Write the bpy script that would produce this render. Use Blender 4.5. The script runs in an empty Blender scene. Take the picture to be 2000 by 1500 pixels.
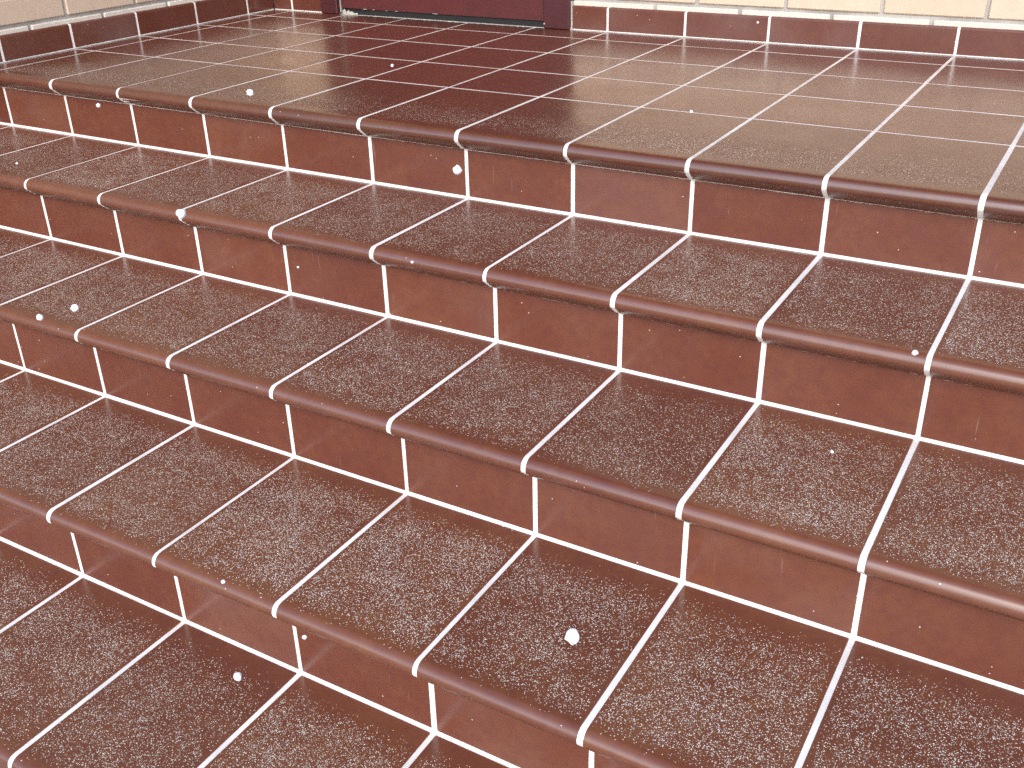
import bpy, math, random
from mathutils import Vector, Matrix, noise
random.seed(7)
R = math.radians
W = 0.25                     # one tile pitch across the stairs, metres; all plans below are in tile pitches
S = bpy.context.scene

# ------------------------------------------------------------------ camera, light, exposure
cam_d = bpy.data.cameras.new('camera'); cam = bpy.data.objects.new('camera', cam_d)
S.collection.objects.link(cam); S.camera = cam
cam_d.sensor_width = 36; cam_d.lens = 2021.4/2000*36; cam_d.clip_start = 0.02; cam_d.clip_end = 600
def view_axes(az, el, ro):
    az, el, ro = R(az), R(el), R(ro)
    f = Vector((math.sin(az)*math.cos(el), math.cos(az)*math.cos(el), math.sin(el)))
    r = f.cross(Vector((0, 0, 1))).normalized(); u = r.cross(f)
    return r*math.cos(ro)+u*math.sin(ro), -r*math.sin(ro)+u*math.cos(ro), f
vr, vu, vf = view_axes(-30.8568, -27.5456, -1.3786)
C0 = Vector((9.6643, -6.4974, 2.0589))
m = Matrix((vr, vu, -vf)).transposed().to_4x4(); m.translation = C0*W
cam.matrix_world = m

SUN_EL, SUN_AZ = 36.0, 158.0          # degrees; azimuth clockwise from +y (back wall)
world = bpy.data.worlds.new('World'); S.world = world; world.use_nodes = True
wn = world.node_tree; wn.nodes.clear()
sky = wn.nodes.new('ShaderNodeTexSky'); sky.sky_type = 'NISHITA'; sky.sun_disc = False
sky.sun_elevation = R(SUN_EL); sky.sun_rotation = R(SUN_AZ); sky.dust_density = 1.5; sky.air_density = 1.0
bg = wn.nodes.new('ShaderNodeBackground'); bg.inputs['Strength'].default_value = 0.15
wo = wn.nodes.new('ShaderNodeOutputWorld')
wn.links.new(sky.outputs[0], bg.inputs[0]); wn.links.new(bg.outputs[0], wo.inputs[0])
sd = bpy.data.lights.new('sun', 'SUN'); sd.energy = 0.85; sd.angle = R(24); sd.color = (1.0, 0.96, 0.92)
sun = bpy.data.objects.new('sun', sd); S.collection.objects.link(sun)
to_sun = Vector((math.sin(R(SUN_AZ))*math.cos(R(SUN_EL)), math.cos(R(SUN_AZ))*math.cos(R(SUN_EL)), math.sin(R(SUN_EL))))
sun.rotation_euler = to_sun.to_track_quat('Z', 'Y').to_euler()
S.view_settings.view_transform = 'Standard'; S.view_settings.look = 'None'
S.view_settings.exposure = 1.10; S.view_settings.gamma = 1.0; S.view_settings.use_curve_mapping = False
S.cycles.max_bounces = 5; S.cycles.use_denoising = False

# ------------------------------------------------------------------ plan (tile pitches)
YR = [0.651, -0.5743, -1.7954, -3.0021, -4.213]       # riser faces
Z = [0.0, -0.601, -1.216, -1.8471, -2.4695, -3.08]    # tread levels, ground last
ZQ = [-0.184]*5                                      # where a nosing meets its riser
LROW = [1.9297, 2.9281, 3.9333, 4.9105]               # landing joints
WY, XW, ZS = 5.449, -1.3426, 0.2856                   # back wall, left wall, skirting height
XR = 12.0; GAP = 0.028; GY = 0.022; GL = 0.036
BW = WY+0.045; BX = XW-0.045                          # brick faces, set back behind the skirting
DX0, DX1, DZ = -0.43, 3.51, 8.3                       # door opening
TOP = 10.9

# ------------------------------------------------------------------ node helpers
class NT:
    def __init__(s, name):
        s.m = bpy.data.materials.new(name); s.m.use_nodes = True; s.t = s.m.node_tree
        s.b = s.t.nodes['Principled BSDF']
    def n(s, typ, **kw):
        x = s.t.nodes.new(typ)
        for k, v in kw.items(): setattr(x, k, v)
        return x
    def l(s, a, b): s.t.links.new(a, b)
    def put(s, sock, v):
        if hasattr(v, 'links'): s.l(v, sock)
        else: sock.default_value = v
    def math(s, op, a, b=0.0, c=0.0, clamp=False):
        x = s.n('ShaderNodeMath', operation=op, use_clamp=clamp)
        for i, v in enumerate((a, b, c)): s.put(x.inputs[i], v)
        return x.outputs[0]
    def ramp(s, v, a, b, c=0.0, d=1.0, smooth=True):
        x = s.n('ShaderNodeMapRange', interpolation_type='SMOOTHSTEP' if smooth else 'LINEAR')
        for i, q in enumerate((v, a, b, c, d)): s.put(x.inputs[i], q)
        return x.outputs[0]
    def mix(s, f, a, b, blend='MIX'):
        x = s.n('ShaderNodeMix', data_type='RGBA', blend_type=blend)
        s.put(x.inputs[0], f)
        for i, v in ((6, a), (7, b)):
            if hasattr(v, 'links'): s.l(v, x.inputs[i])
            else: x.inputs[i].default_value = (*v, 1)
        return x.outputs[2]
    def noise(s, vec, scale, detail=3, rough=0.5, col=False):
        x = s.n('ShaderNodeTexNoise'); s.l(vec, x.inputs['Vector'])
        x.inputs['Scale'].default_value = scale; x.inputs['Detail'].default_value = detail
        x.inputs['Roughness'].default_value = rough
        return x.outputs['Color' if col else 'Fac']
    def bump(s, h, strength, dist):
        x = s.n('ShaderNodeBump'); s.put(x.inputs['Height'], h)
        x.inputs['Strength'].default_value = strength; x.inputs['Distance'].default_value = dist
        s.l(x.outputs[0], s.b.inputs['Normal'])
    def coords(s):
        tc = s.n('ShaderNodeTexCoord'); oi = s.n('ShaderNodeObjectInfo')
        add = s.n('ShaderNodeVectorMath', operation='MULTIPLY_ADD')
        comb = s.n('ShaderNodeCombineXYZ')
        for i in range(3): s.l(oi.outputs['Random'], comb.inputs[i])
        s.l(comb.outputs[0], add.inputs[0]); add.inputs[1].default_value = (37., 91., 53.)
        s.l(tc.outputs['Object'], add.inputs[2])
        sep = s.n('ShaderNodeSeparateXYZ'); s.l(tc.outputs['Object'], sep.inputs[0])
        return add.outputs[0], sep.outputs, oi.outputs['Random']

def tile_material(name, kind):
    t = NT(name); v, xyz, rnd = t.coords()
    cloud = t.noise(v, 9, 4, .6); fine = t.noise(v, 60, 3, .6)
    rn2 = t.math('FRACT', t.math('MULTIPLY', rnd, 17.31))
    base = t.mix(t.ramp(cloud, .3, .7), (.165, .049, .027), (.192, .065, .035))
    dark = t.mix(t.ramp(fine, .35, .7, 0, .5), base, (.138, .038, .030))
    tint = t.mix(rn2, (.93, .89, .93), (1.07, 1.06, 1.00))
    col = t.mix(1.0, dark, tint, 'MULTIPLY')
    rough = t.math('ADD', t.ramp(t.noise(v, 5, 3), .3, .7, .15, .24), t.math('MULTIPLY', rnd, .06))
    if kind in ('riser', 'skirting'):      # pale reflected sheen mixed into the colour, tile by tile
        sheen = t.math('MULTIPLY', t.ramp(t.noise(v, 4, 3), .35, .7), t.math('POWER', rn2, 1.5))
        col = t.mix(t.math('MULTIPLY', sheen, .10 if kind == 'riser' else .34), col, (.42, .37, .38))
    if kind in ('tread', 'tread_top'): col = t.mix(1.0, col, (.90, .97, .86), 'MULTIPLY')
    if kind in ('tread_top', 'floor', 'skirting'): col = t.mix(1.0, col, (.72, .66, .64), 'MULTIPLY')  # shade on the landing put into the colour of these tiles
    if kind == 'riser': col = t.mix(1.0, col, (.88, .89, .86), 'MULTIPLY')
    if kind == 'riser':
        # old drips and a thread of pale mortar left along the top edge
        mp = t.n('ShaderNodeMapping'); t.l(v, mp.inputs[0]); mp.inputs['Scale'].default_value = (1.0, 1.0, .05)
        dr = t.ramp(t.noise(mp.outputs[0], 260, 2), .66, .76)
        wh = t.ramp(t.noise(v, 11, 2), .52, .66)
        col = t.mix(t.math('MULTIPLY', t.math('MULTIPLY', dr, wh), .22), col, (.45, .38, .36))
        top = t.ramp(xyz[2], -.0022, -.0006)
        sm = t.math('MULTIPLY', top, t.ramp(t.noise(v, 70, 3), .50, .62))
        col = t.mix(t.math('MULTIPLY', sm, .65), col, (.42, .33, .30))
    if kind in ('tread', 'tread_top'):
        # anti-slip grit: pale quartz grains, thinning out towards the back edge and before the nosing
        back = t.ramp(xyz[1], -.012, -.085) if kind == 'tread' else t.ramp(xyz[1], -.10, -.30)
        front = t.ramp(t.math('ADD', xyz[1], t.math('MULTIPLY', t.math('SUBTRACT', fine, .5), .03)), -.325, -.285)
        side = t.ramp(t.math('ABSOLUTE', xyz[0]), .122, .108)
        zone = t.math('MULTIPLY', t.math('MULTIPLY', back, front), side)
        clump = t.math('MULTIPLY', t.ramp(t.noise(v, 22, 3, .65), .30, .66, .50, 1.0), t.ramp(t.noise(v, 5, 2), .32, .62, .62, 1.0))
        dens = t.math('MULTIPLY', t.math('MULTIPLY', zone, clump), t.math('MULTIPLY_ADD', rn2, .22, .47 if kind == 'tread' else .22))
        msk = None; edge = None
        for sc, th in ((430., .9), (620., .9)):
            vo = t.n('ShaderNodeTexVoronoi', feature='F1'); t.l(v, vo.inputs['Vector']); vo.inputs['Scale'].default_value = sc
            sp = t.n('ShaderNodeSeparateColor'); t.l(vo.outputs['Color'], sp.inputs[0])
            on = t.math('LESS_THAN', sp.outputs[0], t.math('MULTIPLY', dens, th))
            rad = t.math('MULTIPLY_ADD', sp.outputs[1], .20, .24)
            g = t.math('MULTIPLY', on, t.math('LESS_THAN', vo.outputs['Distance'], rad))
            msk = g if msk is None else t.math('MAXIMUM', msk, g)
            if edge is None: gv = sp.outputs[2]
        grain = t.mix(gv, (.36, .31, .24), (.98, .95, .86))
        col = t.mix(msk, col, grain)
        bumph = t.math('ADD', t.math('MULTIPLY', msk, .6), t.math('MULTIPLY', t.noise(v, 700, 2), t.math('MULTIPLY', zone, .8)))
        t.bump(t.math('ADD', bumph, t.math('MULTIPLY', t.noise(v, 14, 2), .8)), .28, .0006)
        rough = t.math('ADD', rough, t.math('MULTIPLY', zone, .08))
        roll = t.ramp(xyz[2], -.0015, -.007)
        rough = t.math('ADD', rough, t.math('MULTIPLY', roll, .08))
        t.l(t.math('SUBTRACT', .95, t.math('MULTIPLY', zone, .40 if kind == 'tread' else .15)), t.b.inputs['Coat Weight'])
        t.l(t.math('MULTIPLY_ADD', roll, .42, 1.5 if kind == 'tread' else 1.58), t.b.inputs['Coat IOR'])
        # grime and mortar crumbs along the underside of the nosing
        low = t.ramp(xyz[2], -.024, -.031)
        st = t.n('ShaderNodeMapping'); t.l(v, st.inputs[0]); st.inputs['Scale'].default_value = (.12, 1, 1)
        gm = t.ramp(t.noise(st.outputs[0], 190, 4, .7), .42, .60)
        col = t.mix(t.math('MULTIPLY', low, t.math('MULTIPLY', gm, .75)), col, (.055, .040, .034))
        cr = t.math('MULTIPLY', low, t.ramp(t.noise(v, 230, 2), .66, .70))
        col = t.mix(t.math('MULTIPLY', cr, .6), col, (.40, .34, .30))
    else:
        t.bump(t.math('ADD', t.noise(v, 12, 2), t.math('MULTIPLY', t.noise(v, 160, 2), .10)), .20, .0010)
    # a few stray specks of dried mortar everywhere
    sv = t.n('ShaderNodeTexVoronoi', feature='F1'); t.l(v, sv.inputs['Vector']); sv.inputs['Scale'].default_value = 75.
    spc = t.n('ShaderNodeSeparateColor'); t.l(sv.outputs['Color'], spc.inputs[0])
    spk = t.math('MULTIPLY', t.math('LESS_THAN', spc.outputs[0], .10), t.math('LESS_THAN', sv.outputs['Distance'], .09))
    col = t.mix(spk, col, (.62, .52, .46))
    t.l(col, t.b.inputs['Base Color']); t.b.inputs['Roughness'].default_value = .5
    t.b.inputs['IOR'].default_value = 1.22; t.l(rough, t.b.inputs['Coat Roughness'])
    if not t.b.inputs['Coat Weight'].is_linked: t.b.inputs['Coat Weight'].default_value = 1.0; t.b.inputs['Coat IOR'].default_value = 1.6 if kind == 'floor' else 1.5
    return t.m

def grout_material(name, lo, hi):
    t = NT(name); tc = t.n('ShaderNodeTexCoord'); v = tc.outputs['Object']
    a = t.noise(v, 9, 4, .6); b = t.noise(v, 300, 3, .6)
    col = t.mix(t.ramp(a, .3, .65), lo, hi)
    col = t.mix(t.ramp(b, .62, .75, 0, .35), col, tuple(c*.6 for c in lo))
    t.l(col, t.b.inputs['Base Color']); t.b.inputs['Roughness'].default_value = .85
    t.bump(b, .5, .0006)
    return t.m

M = {}
M['tread'] = tile_material('tread_tile', 'tread'); M['tread_top'] = tile_material('landing_edge_tile', 'tread_top')
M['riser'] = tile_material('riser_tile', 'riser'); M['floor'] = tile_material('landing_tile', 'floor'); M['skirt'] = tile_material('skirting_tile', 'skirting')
M['grout'] = grout_material('white_grout', (.74, .71, .67), (.90, .89, .87))
M['grout2'] = grout_material('landing_grout', (.60, .56, .53), (.76, .73, .70))  # dirtier grout, with the landing's dimmer light also put into its colour
def brick_material(name, a, b):
    t = NT(name); v, xyz, rnd = t.coords()
    c = t.mix(rnd, a, b); c = t.mix(t.ramp(t.noise(v, 30, 4, .6), .35, .75, 0, .35), c, tuple(x*.86 for x in a))
    c = t.mix(t.ramp(t.noise(v, 420, 2), .68, .74, 0, .5), c, (.42, .34, .26))
    t.l(c, t.b.inputs['Base Color']); t.b.inputs['Roughness'].default_value = .75; t.bump(t.noise(v, 200, 4, .7), .35, .0012)
    return t.m
M['brick'] = brick_material('cream_brick', (.60, .465, .345), (.66, .53, .40))
M['brick0'] = brick_material('whitened_brick', (.66, .60, .52), (.72, .68, .61))
M['mortar'] = grout_material('grey_mortar', (.32, .30, .28), (.44, .42, .39))
def paint(name, c, rough, c2=None):
    t = NT(name); v, xyz, rnd = t.coords()
    col = t.mix(t.ramp(t.noise(v, 12, 5, .7), .35, .7), c, c2 or tuple(x*.75 for x in c))
    t.l(col, t.b.inputs['Base Color']); t.b.inputs['Roughness'].default_value = rough
    t.bump(t.noise(v, 90, 3), .12, .0008); return t.m
M['door'] = paint('maroon_door_paint', (.105, .022, .024), .38, (.080, .020, .022))
M['jamb'] = paint('dark_maroon_paint', (.070, .016, .020), .40)
M['gap'] = paint('door_gap_shade', (.012, .012, .014), .8)  # near-black colour stands in for the shade in the gap below the door
M['caulk'] = paint('pale_caulk', (.50, .50, .44), .8, (.30, .31, .27))
M['roof'] = paint('brown_soffit_boards', (.10, .07, .05), .7)
M['snow'] = paint('snow', (.93, .94, .96), .6, (.90, .92, .95))
t = NT('grey_paving'); tc = t.n('ShaderNodeTexCoord'); v = tc.outputs['Object']
t.l(t.mix(t.ramp(t.noise(v, 3, 6, .7), .3, .7), (.17, .16, .14), (.28, .27, .25)), t.b.inputs['Base Color'])
t.b.inputs['Roughness'].default_value = .9; t.bump(t.noise(v, 120, 4), .5, .003); M['ground'] = t.m

# ------------------------------------------------------------------ mesh helpers
def mesh(name, verts, faces, mat, smooth=False, mats=None):
    me = bpy.data.meshes.new(name); me.from_pydata([tuple(a*W for a in p) for p in verts], [], faces)
    me.materials.append(mat); me.validate()
    if smooth:
        me.polygons.foreach_set('use_smooth', [True]*len(me.polygons)); me.set_sharp_from_angle(angle=R(33))
    me.update(); return me
def link(name, me, parent=None, loc=(0, 0, 0), rot=(0, 0, 0)):
    o = bpy.data.objects.new(name, me); S.collection.objects.link(o); o.parent = parent
    base = parent.get('_org', (0, 0, 0)) if parent else (0, 0, 0)
    o.location = [(loc[i]-base[i])*W for i in range(3)]; o.rotation_euler = rot
    return o
def prism(prof, xs, inset=None):
    """profile polygon(s) in (y,z) swept along x; xs = [(x, profile), ...]"""
    vs, fs = [], []; n = len(xs[0][1])
    for x, p in xs: vs += [(x, a, b) for a, b in p]
    for i in range(len(xs)-1):
        for k in range(n):
            q = (k+1) % n
            fs.append((i*n+k, i*n+q, (i+1)*n+q, (i+1)*n+k))
    fs.append(tuple(range(n-1, -1, -1))); e = (len(xs)-1)*n; fs.append(tuple(range(e, e+n)))
    return vs, fs
def rbox(x0, x1, y0, y1, z0, z1, b=0.0):
    """box with chamfered edges"""
    if not b:
        v = [(x, y, z) for x in (x0, x1) for y in (y0, y1) for z in (z0, z1)]
        return v, [(0, 1, 3, 2), (4, 6, 7, 5), (0, 4, 5, 1), (2, 3, 7, 6), (0, 2, 6, 4), (1, 5, 7, 3)]
    def prof(e): return [(y0+b, z0+e), (y1-b, z0+e), (y1-e, z0+b), (y1-e, z1-b), (y1-b, z1-e), (y0+b, z1-e), (y0+e, z1-b), (y0+e, z0+b)]
    def small(): return [(y0+b, z0+b), (y1-b, z0+b), (y1-b, z0+b), (y1-b, z1-b), (y1-b, z1-b), (y0+b, z1-b), (y0+b, z1-b), (y0+b, z0+b)]
    p0 = prof(0); ps = [(y0+b, z0+b*.99), (y1-b, z0+b*.99), (y1-b*.99, z0+b), (y1-b*.99, z1-b), (y1-b, z1-b*.99), (y0+b, z1-b*.99), (y0+b*.99, z1-b), (y0+b*.99, z0+b)]
    return prism(None, [(x0, ps), (x0+b, p0), (x1-b, p0), (x1, ps)])
def nose(g):
    """nosing outline, (d in front of riser face, z): roll, cove, riser; inset by g"""
    cx, cz, r = .080, -.062, .062-g
    pts = [(cx-.045, -g)]
    for a in range(90, -36, -15): pts.append((cx+r*math.cos(R(a)), cz+r*math.sin(R(a))))
    pts += [(.108-g, -.112+g*.6), (.100-g, -.124+g*.6), (.070-g, -.143+g*.6), (.062-g, -.153+g*.6), (.032-g, -.171+g*.6)]
    return pts

# ------------------------------------------------------------------ the stairs
stair = bpy.data.objects.new('staircase', None); S.collection.objects.link(stair)
stair['label'] = 'dark red glazed tile staircase with white grout lines leading up to the landing'; stair['category'] = 'staircase'; stair['kind'] = 'thing'

def step_core(j, yback, zbase, mat, name):
    g = .0030; yr, z, q = YR[j], Z[j], ZQ[j]; gt = .0020 if j == 0 else g
    p = [(yback, z-gt)] + [(yr-d, z+a) for d, a in nose(gt)] + [(yr+g, z+q+.004), (yr+g, zbase), (yback, zbase)]
    v, f = prism(None, [(XW-.01, p), (XR+.0, p)])
    me = mesh(name, v, f, mat, True)
    if j == 0:      # the nosing and riser joints of the landing are as white as those below
        me.materials.append(M['grout'])
        for pl in me.polygons:
            if pl.center.y < (YR[0]+1.28)*W and pl.normal.z < 1.1: pl.material_index = 1 if pl.center.y < (YR[0]+.02)*W else 0
    o = link(name, me, stair); return o

def tread_mesh(j, back, name, mat, hw):
    """object origin: back edge of the tile, top level. runs to -y"""
    yr = YR[j]; off = back; e = .0045
    def pr(g):
        return [(-.0-g, -g)] + [(yr-d-off, a) for d, a in nose(g)] + [(yr-.0015-off, -.180+g*.5), (yr-.0015-off, -.06), (-g, -.06)]
    v, f = prism(None, [(-hw, pr(e)), (-hw+e, pr(0)), (hw-e, pr(0)), (hw, pr(e))])
    return mesh(name, v, f, mat, True)

cols = [(XW+.012, -1-GAP/2)] + [(k+GAP/2, k+1-GAP/2) for k in range(-1, int(XR))]
jit = lambda s: random.uniform(-s, s)
for j in range(5):
    if j == 0: core = step_core(0, WY+.05, Z[1]-.02, M['grout2'], 'landing')
    else: core = step_core(j, YR[j-1]+.05, Z[j+1]-.02, M['grout'], 'step')
    # stair tiles with rounded nosing
    back = (LROW[0]-GL/2) if j == 0 else YR[j-1]-GY*.75
    cache = {}
    for x0, x1 in cols:
        hw = round((x1-x0)/2, 4)
        if hw not in cache: cache[hw] = tread_mesh(j, back, 'nosing_tile', M['tread_top'] if j == 0 else M['tread'], hw)
        link('nosing_tile', cache[hw], core, ((x0+x1)/2+jit(.0015), back, Z[j]+abs(jit(.0014))), (jit(.0006), jit(.0008), jit(.0020))).scale.x = random.uniform(.995, 1.0)
    # riser tiles
    z0, z1 = Z[j+1]+GY*.8, Z[j]+ZQ[j]+.0005
    cache = {}
    for x0, x1 in cols:
        hw = round((x1-x0)/2, 4)
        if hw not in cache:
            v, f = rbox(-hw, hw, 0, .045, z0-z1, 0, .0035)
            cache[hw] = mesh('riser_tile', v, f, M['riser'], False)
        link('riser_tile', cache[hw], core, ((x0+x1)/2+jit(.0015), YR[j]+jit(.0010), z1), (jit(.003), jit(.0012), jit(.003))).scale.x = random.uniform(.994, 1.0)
    if j == 0:
        rows = [(LROW[i]+GL/2, LROW[i+1]-GL/2) for i in range(3)] + [(LROW[3]+GL/2, WY-.018)]
        for y0, y1 in rows:
            cache = {}
            for x0, x1 in cols:
                hw = round((x1-x0)/2, 4)
                if hw not in cache:
                    v, f = rbox(-hw, hw, -(y1-y0)/2, (y1-y0)/2, -.05, 0, .0022)
                    cache[hw] = mesh('floor_tile', v, f, M['floor'], False)
                link('floor_tile', cache[hw], core, ((x0+x1)/2+jit(.002), (y0+y1)/2+jit(.002), abs(jit(.0010))), (jit(.0008), jit(.0008), jit(.003))).scale.x = random.uniform(.995, 1.0)

# ------------------------------------------------------------------ walls
def wall_root(name, label):
    o = bpy.data.objects.new(name, None); S.collection.objects.link(o); o['label'] = label; o['category'] = 'wall'; o['kind'] = 'thing'; return o
bw = wall_root('brick_wall', 'cream brick wall behind the landing, on both sides of the maroon door')
lw = wall_root('brick_wall', 'cream brick wall along the left side of the landing and stairs')
HB, ZB1, PITCH, BL = .262, .375, .300, 1.04          # brick height, bottom of the first full course, course pitch, brick pitch
MR = .026                                            # mortar recess
def course_z(c): return (ZB1-PITCH*(1-c)-(0 if c else .0), ZB1-PITCH*(1-c)+HB)
def spans(a, b, off):
    n = math.ceil((a-off)/BL); xs = [a]
    while off+n*BL < b:
        if off+n*BL-xs[-1] > .06: xs.append(off+n*BL)
        n += 1
    if b-xs[-1] < .05: xs.pop()
    xs.append(b)
    out = []
    for i in range(len(xs)-1):
        l = xs[i]+(.02 if i else 0); r = xs[i+1]-(.02 if i < len(xs)-2 else 0)
        out.append((l, r))
    return out
bigv, bigf = [], []
def brick(axis, a, b, c, parent, big):
    z0, z1 = course_z(c)
    if c == 0: z0, z1 = ZS-.10, ZB1-.040
    ln = (b-a)/2; key = (axis, round(ln, 3), c == 0)
    if axis == 'x': v, f = rbox(-ln, ln, 0, .45, -(z1-z0)/2, (z1-z0)/2, 0 if big else .012); loc = ((a+b)/2, BW+jit(.004), (z0+z1)/2)
    else: v, f = rbox(-.45, 0, -ln, ln, -(z1-z0)/2, (z1-z0)/2, 0 if big else .012); loc = (BX+jit(.004), (a+b)/2, (z0+z1)/2)
    if big:
        n = len(big[0]); big[0].extend([(p[0]+loc[0], p[1]+loc[1], p[2]+loc[2]) for p in v]); big[1].extend([tuple(i+n for i in q) for q in f]); return
    if key not in bcache: bcache[key] = mesh('brick', v, f, M['brick0'] if c == 0 else M['brick'], False)
    link('brick', bcache[key], parent, loc, (0, 0, 0))
bcache = {}
NC = int((TOP-ZB1)/PITCH)+1
bigb, bigl = ([], []), ([], [])
for c in range(0, NC+1):
    off = 5.63 if c % 2 == 0 else 5.11
    segs = [(BX, DX0), (DX1, XR+1)] if course_z(c)[0] < DZ else [(BX, XR+1)]
    for s0, s1 in segs:
        for a, b in spans(s0, s1, off): brick('x', a, b, c, bw, bigb if c > 3 else None)
    off = 1.43 if c % 2 == 0 else 1.95
    for a, b in spans(-5.2, BW-.01, off): brick('y', a, b, c, lw, bigl if c > 3 else None)
for big, par in ((bigb, bw), (bigl, lw)):
    o = link('upper_brickwork', mesh('upper_brickwork', big[0], big[1], M['brick']), par); o['kind'] = 'stuff'
# mortar backing
def box_obj(name, b, mat, parent, bev=0, **kw):
    x0, x1, y0, y1, z0, z1 = b
    v, f = rbox(x0, x1, y0, y1, z0, z1, bev); return link(name, mesh(name, v, f, mat), parent, **kw)
v, f = [], []
for b in ((BX-.4, DX0, BW+MR, BW+.44, -.3, TOP), (DX1, XR+1, BW+MR, BW+.44, -.3, TOP), (DX0, DX1, BW+MR+.001, BW+.43, DZ, TOP-.01)):
    a, q = rbox(*b); n = len(v); v += a; f += [tuple(i+n for i in k) for k in q]
link('mortar', mesh('mortar', v, f, M['mortar']), bw)
box_obj('mortar', (BX-.44, BX-MR, -5.2, BW-.02, -3.2, TOP), M['mortar'], lw)

# skirting tiles, rounded on top, with white joints between them
def skirt_prof(g, h=ZS, th=.045):
    return [(0+g, 0), (0+g, h-.02), (.006+g*.7, h-.006-g*.6), (.02, h-g), (th, h-g), (th, 0)]
def skirt(axis, a, b, z, h, parent):
    n = (b-a)/2; e = .0035
    vs, fs = prism(None, [(-n, skirt_prof(e, h)), (-n+e, skirt_prof(0, h)), (n-e, skirt_prof(0, h)), (n, skirt_prof(e, h))])
    if axis == 'y': vs = [(-y, x, z_) for x, y, z_ in vs]; loc = (XW, (a+b)/2, z)
    else: loc = ((a+b)/2, WY, z)
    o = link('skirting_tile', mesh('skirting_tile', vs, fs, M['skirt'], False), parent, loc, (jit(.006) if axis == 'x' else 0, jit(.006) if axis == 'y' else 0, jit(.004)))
    return o
def grout_bed(axis, a, b, z, h, parent):
    g = .0035
    vs, fs = prism(None, [(a, skirt_prof(g, h, .04)), (b, skirt_prof(g, h, .04))])
    if axis == 'y': vs = [(-y+XW, x, z_+z) for x, y, z_ in vs]
    else: vs = [(x, y+WY, z_+z) for x, y, z_ in vs]
    link('skirting_grout', mesh('skirting_grout', vs, fs, M['grout']), parent)
zb = .014
for x0, x1 in [(XW+.01, -1-GAP/2), (-1+GAP/2, -GAP/2-.43+.0), ] + [(DX1+.012, 4-GAP/2)] + [(k+GAP/2, k+1-GAP/2) for k in range(4, int(XR)+1)]:
    skirt('x', x0, x1, zb, ZS-zb, bw)
grout_bed('x', XW+.01, DX0-.01, .003, ZS-.003, bw); grout_bed('x', DX1+.01, XR+1, .003, ZS-.003, bw)
ys = [YR[0]+.02] + [1.0-.03] + LROW + [WY-.004]
for a, b in zip(ys[:-1], ys[1:]): skirt('y', a+(GAP/2 if a > .7 else 0), b-(GAP/2 if b < WY-.01 else 0), zb, ZS-zb, lw)
grout_bed('y', YR[0]+.02, WY-.01, .003, ZS-.003, lw)
for j in range(1, 5):      # stepped cladding down the left wall
    ya, yb = YR[j], YR[j-1]; h = Z[j-1]-Z[j]+ZS
    for a, b in ((ya+.02, (ya+yb)/2), ((ya+yb)/2, yb+.02)): skirt('y', a+GAP/2, b-GAP/2, Z[j]+zb, h-zb, lw)
    grout_bed('y', ya+.02, yb+.02, Z[j]+.003, h-.003, lw)

# ------------------------------------------------------------------ door
door = bpy.data.objects.new('door', None); S.collection.objects.link(door)
door['label'] = 'dark maroon entrance door standing at the back of the landing'; door['category'] = 'door'; door['kind'] = 'thing'
PX0, PX1 = -.135, 3.135; ZP = .075
box_obj('door_panel', (PX0+.008, PX1-.008, WY+.03, WY+.20, ZP, DZ-.30), M['door'], door, .008)
box_obj('door_jamb', (DX0+.004, PX0-.004, WY-.055, WY+.30, .004, DZ-.004), M['jamb'], door, .010)
box_obj('door_jamb', (PX1+.004, DX1-.004, WY-.055, WY+.30, .004, DZ-.004), M['jamb'], door, .010)
box_obj('door_head', (PX0, PX1, WY-.05, WY+.30, DZ-.28, DZ-.005), M['jamb'], door, .010)
box_obj('door_gap_shade_strip', (PX0, PX1, WY+.055, WY+.28, -.02, ZP-.004), M['gap'], door)
box_obj('door_seal', (PX0-.003, PX0+.007, WY+.02, WY+.06, .02, DZ-.30), M['caulk'], door)
box_obj('door_seal', (PX1-.007, PX1+.003, WY+.02, WY+.06, .02, DZ-.30), M['caulk'], door)
box_obj('door_seal', (DX1-.003, DX1+.011, WY-.010, WY+.05, .0, ZS+.05), M['caulk'], door)
def crumbs(name, pts, mat, parent):
    """irregular smear: a string of lumpy flattened blobs"""
    vs, fs = [], []
    for (x, y, z, sx, sy, sz) in pts:
        n = len(vs); ring = 7
        vs.append((x, y, z+sz))
        for lv, (rr, hh) in enumerate(((.6, .72), (1.0, .1), (.95, -.6))):
            for k in range(ring):
                a = 2*math.pi*k/ring; q = rr*random.uniform(.75, 1.2)
                vs.append((x+sx*q*math.cos(a), y+sy*q*math.sin(a), z+sz*hh))
        for k in range(ring): fs.append((n, n+1+k, n+1+(k+1) % ring))
        for lv in range(2):
            for k in range(ring):
                a = n+1+lv*ring+k; b = n+1+lv*ring+(k+1) % ring
                fs.append((a, a+ring, b+ring, b))
    return link(name, mesh(name, vs, fs, mat, True), parent)
pts = [(PX0+.05+.022*i+jit(.01), WY+.02+jit(.015), .012, .022+jit(.006), .018, (.060-.0048*i)*random.uniform(.7, 1.2)) for i in range(11)]
pts += [(random.uniform(.2, 1.6), WY+.035+jit(.008), ZP+.004, .03+jit(.015), .006, .006) for i in range(9)]
pts += [(random.uniform(.3, 3.1), WY-.004+jit(.008), .002, .025+jit(.012), .009, .006) for i in range(26)]
pts += [(PX1-.01, WY+.01, .01, .02, .02, .035), (PX1+.02, WY-.06, .06, .010, .006, .012), (DX1+.005, WY-.012, .01, .02, .02, .03)]
crumbs('caulk', pts, M['caulk'], door)

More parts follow.
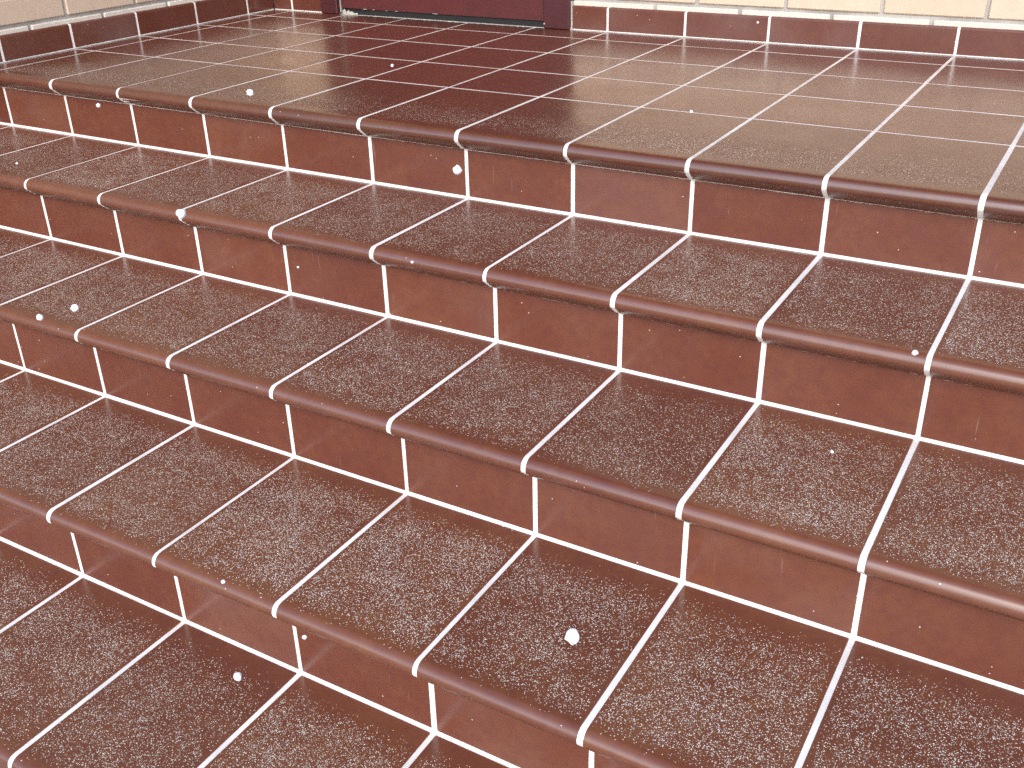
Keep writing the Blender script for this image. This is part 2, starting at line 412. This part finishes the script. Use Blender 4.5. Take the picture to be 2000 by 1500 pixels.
# ------------------------------------------------------------------ porch roof, ground
roof = bpy.data.objects.new('porch_roof', None); S.collection.objects.link(roof)
roof['label'] = 'brown board porch roof high above the landing'; roof['category'] = 'roof'; roof['kind'] = 'thing'
n = 0; y = YR[0]-.2
while y < BW-.05:
    box_obj('soffit_board', (BX, XR, y, min(y+.46, BW-.03), TOP-.30, TOP-.22), M['roof'], roof); y += .48
box_obj('roof_slab', (BX-.4, XR+.1, YR[0]-.3, BW+.4, TOP+.002, TOP+.35), M['roof'], roof)
box_obj('fascia', (BX, XR+.1, YR[0]-.33, YR[0]-.22, TOP-.32, TOP-.002), M['roof'], roof)
g = link('ground', mesh('ground', [(-1200, -1200, Z[5]), (1200, -1200, Z[5]), (1200, 1200, Z[5]), (-1200, 1200, Z[5])], [(0, 1, 2, 3)], M['ground'])); g['kind'] = 'structure'

# ------------------------------------------------------------------ snowflakes in the air, world positions in tile pitches
import bmesh
FLAKES = [
    (5.657, -2.411, 0.926, 0.0202, 'small white snowflake in the air above the left part of the landing edge'),
    (2.718, -1.074, 0.316, 0.0180, 'tiny white snowflake in front of the dark leftmost riser under the landing'),
    (7.456, -3.180, 0.933, 0.0200, 'round white snowflake in front of the middle riser tile under the landing edge'),
    (6.345, -3.606, 0.718, 0.0225, 'bright snowflake touching the nosing joint of the second tread from the top'),
    (6.225, -4.115, 0.461, 0.0173, 'white snowflake over the third tread, the upper one of a close pair'),
    (6.098, -4.191, 0.423, 0.0153, 'white snowflake over the nosing, the lower one of a close pair'),
    (9.252, -3.298, 0.594, 0.0106, 'white snowflake just above the nosing at the right end of the second tread'),
    (8.899, -4.993, 0.578, 0.0178, 'largest snowflake, floating over the fourth tread in front'),
    (8.041, -5.162, 0.214, 0.0123, 'white snowflake over the lowest tread near the front left corner'),
    (7.984, -4.860, 0.086, 0.0072, 'small snowflake beside the vertical joint of the lowest riser'),
    (7.628, -4.809, 0.112, 0.0069, 'small snowflake on the line of the nosing above the lowest riser'),
    (8.373, -4.401, 0.317, 0.0059, 'tiny snowflake beside a nosing joint of the third step, near the middle'),
    (9.167, -3.946, 0.547, 0.0051, 'tiny snowflake over the third tread at its right side'),
    (7.105, -3.043, 0.442, 0.0072, 'tiny snowflake in front of the nosing of the second tread'),
    (7.743, -1.426, 0.824, 0.0084, 'tiny snowflake above the pale right half of the landing'),
    (5.565, -1.029, 0.824, 0.0114, 'tiny snowflake above the dark door reflection on the landing'),
    (6.565, -3.184, 0.372, 0.0061, 'very tiny snowflake in front of the second riser, left of the middle'),
    (4.275, -2.915, 0.507, 0.0076, 'very tiny snowflake over the far left end of the second tread'),
    (6.697, 2.843, 0.618, 0.0117, 'very tiny snowflake in front of the skirting under the brick wall'),
]
for (x, y, z, r, lab) in FLAKES:
    bm = bmesh.new(); bmesh.ops.create_icosphere(bm, subdivisions=2, radius=1)
    for vv in bm.verts:
        d = 1+.40*noise.noise(vv.co*2.1+Vector((x, y, z))*9)
        vv.co *= d*r*W*.9
    me = bpy.data.meshes.new('snowflake'); bm.to_mesh(me); bm.free(); me.materials.append(M['snow'])
    me.polygons.foreach_set('use_smooth', [True]*len(me.polygons))
    o = bpy.data.objects.new('snowflake', me); S.collection.objects.link(o); o.location = (x*W, y*W, z*W)
    o['label'] = lab; o['category'] = 'snowflake'; o['group'] = 'snowflakes drifting over the steps'
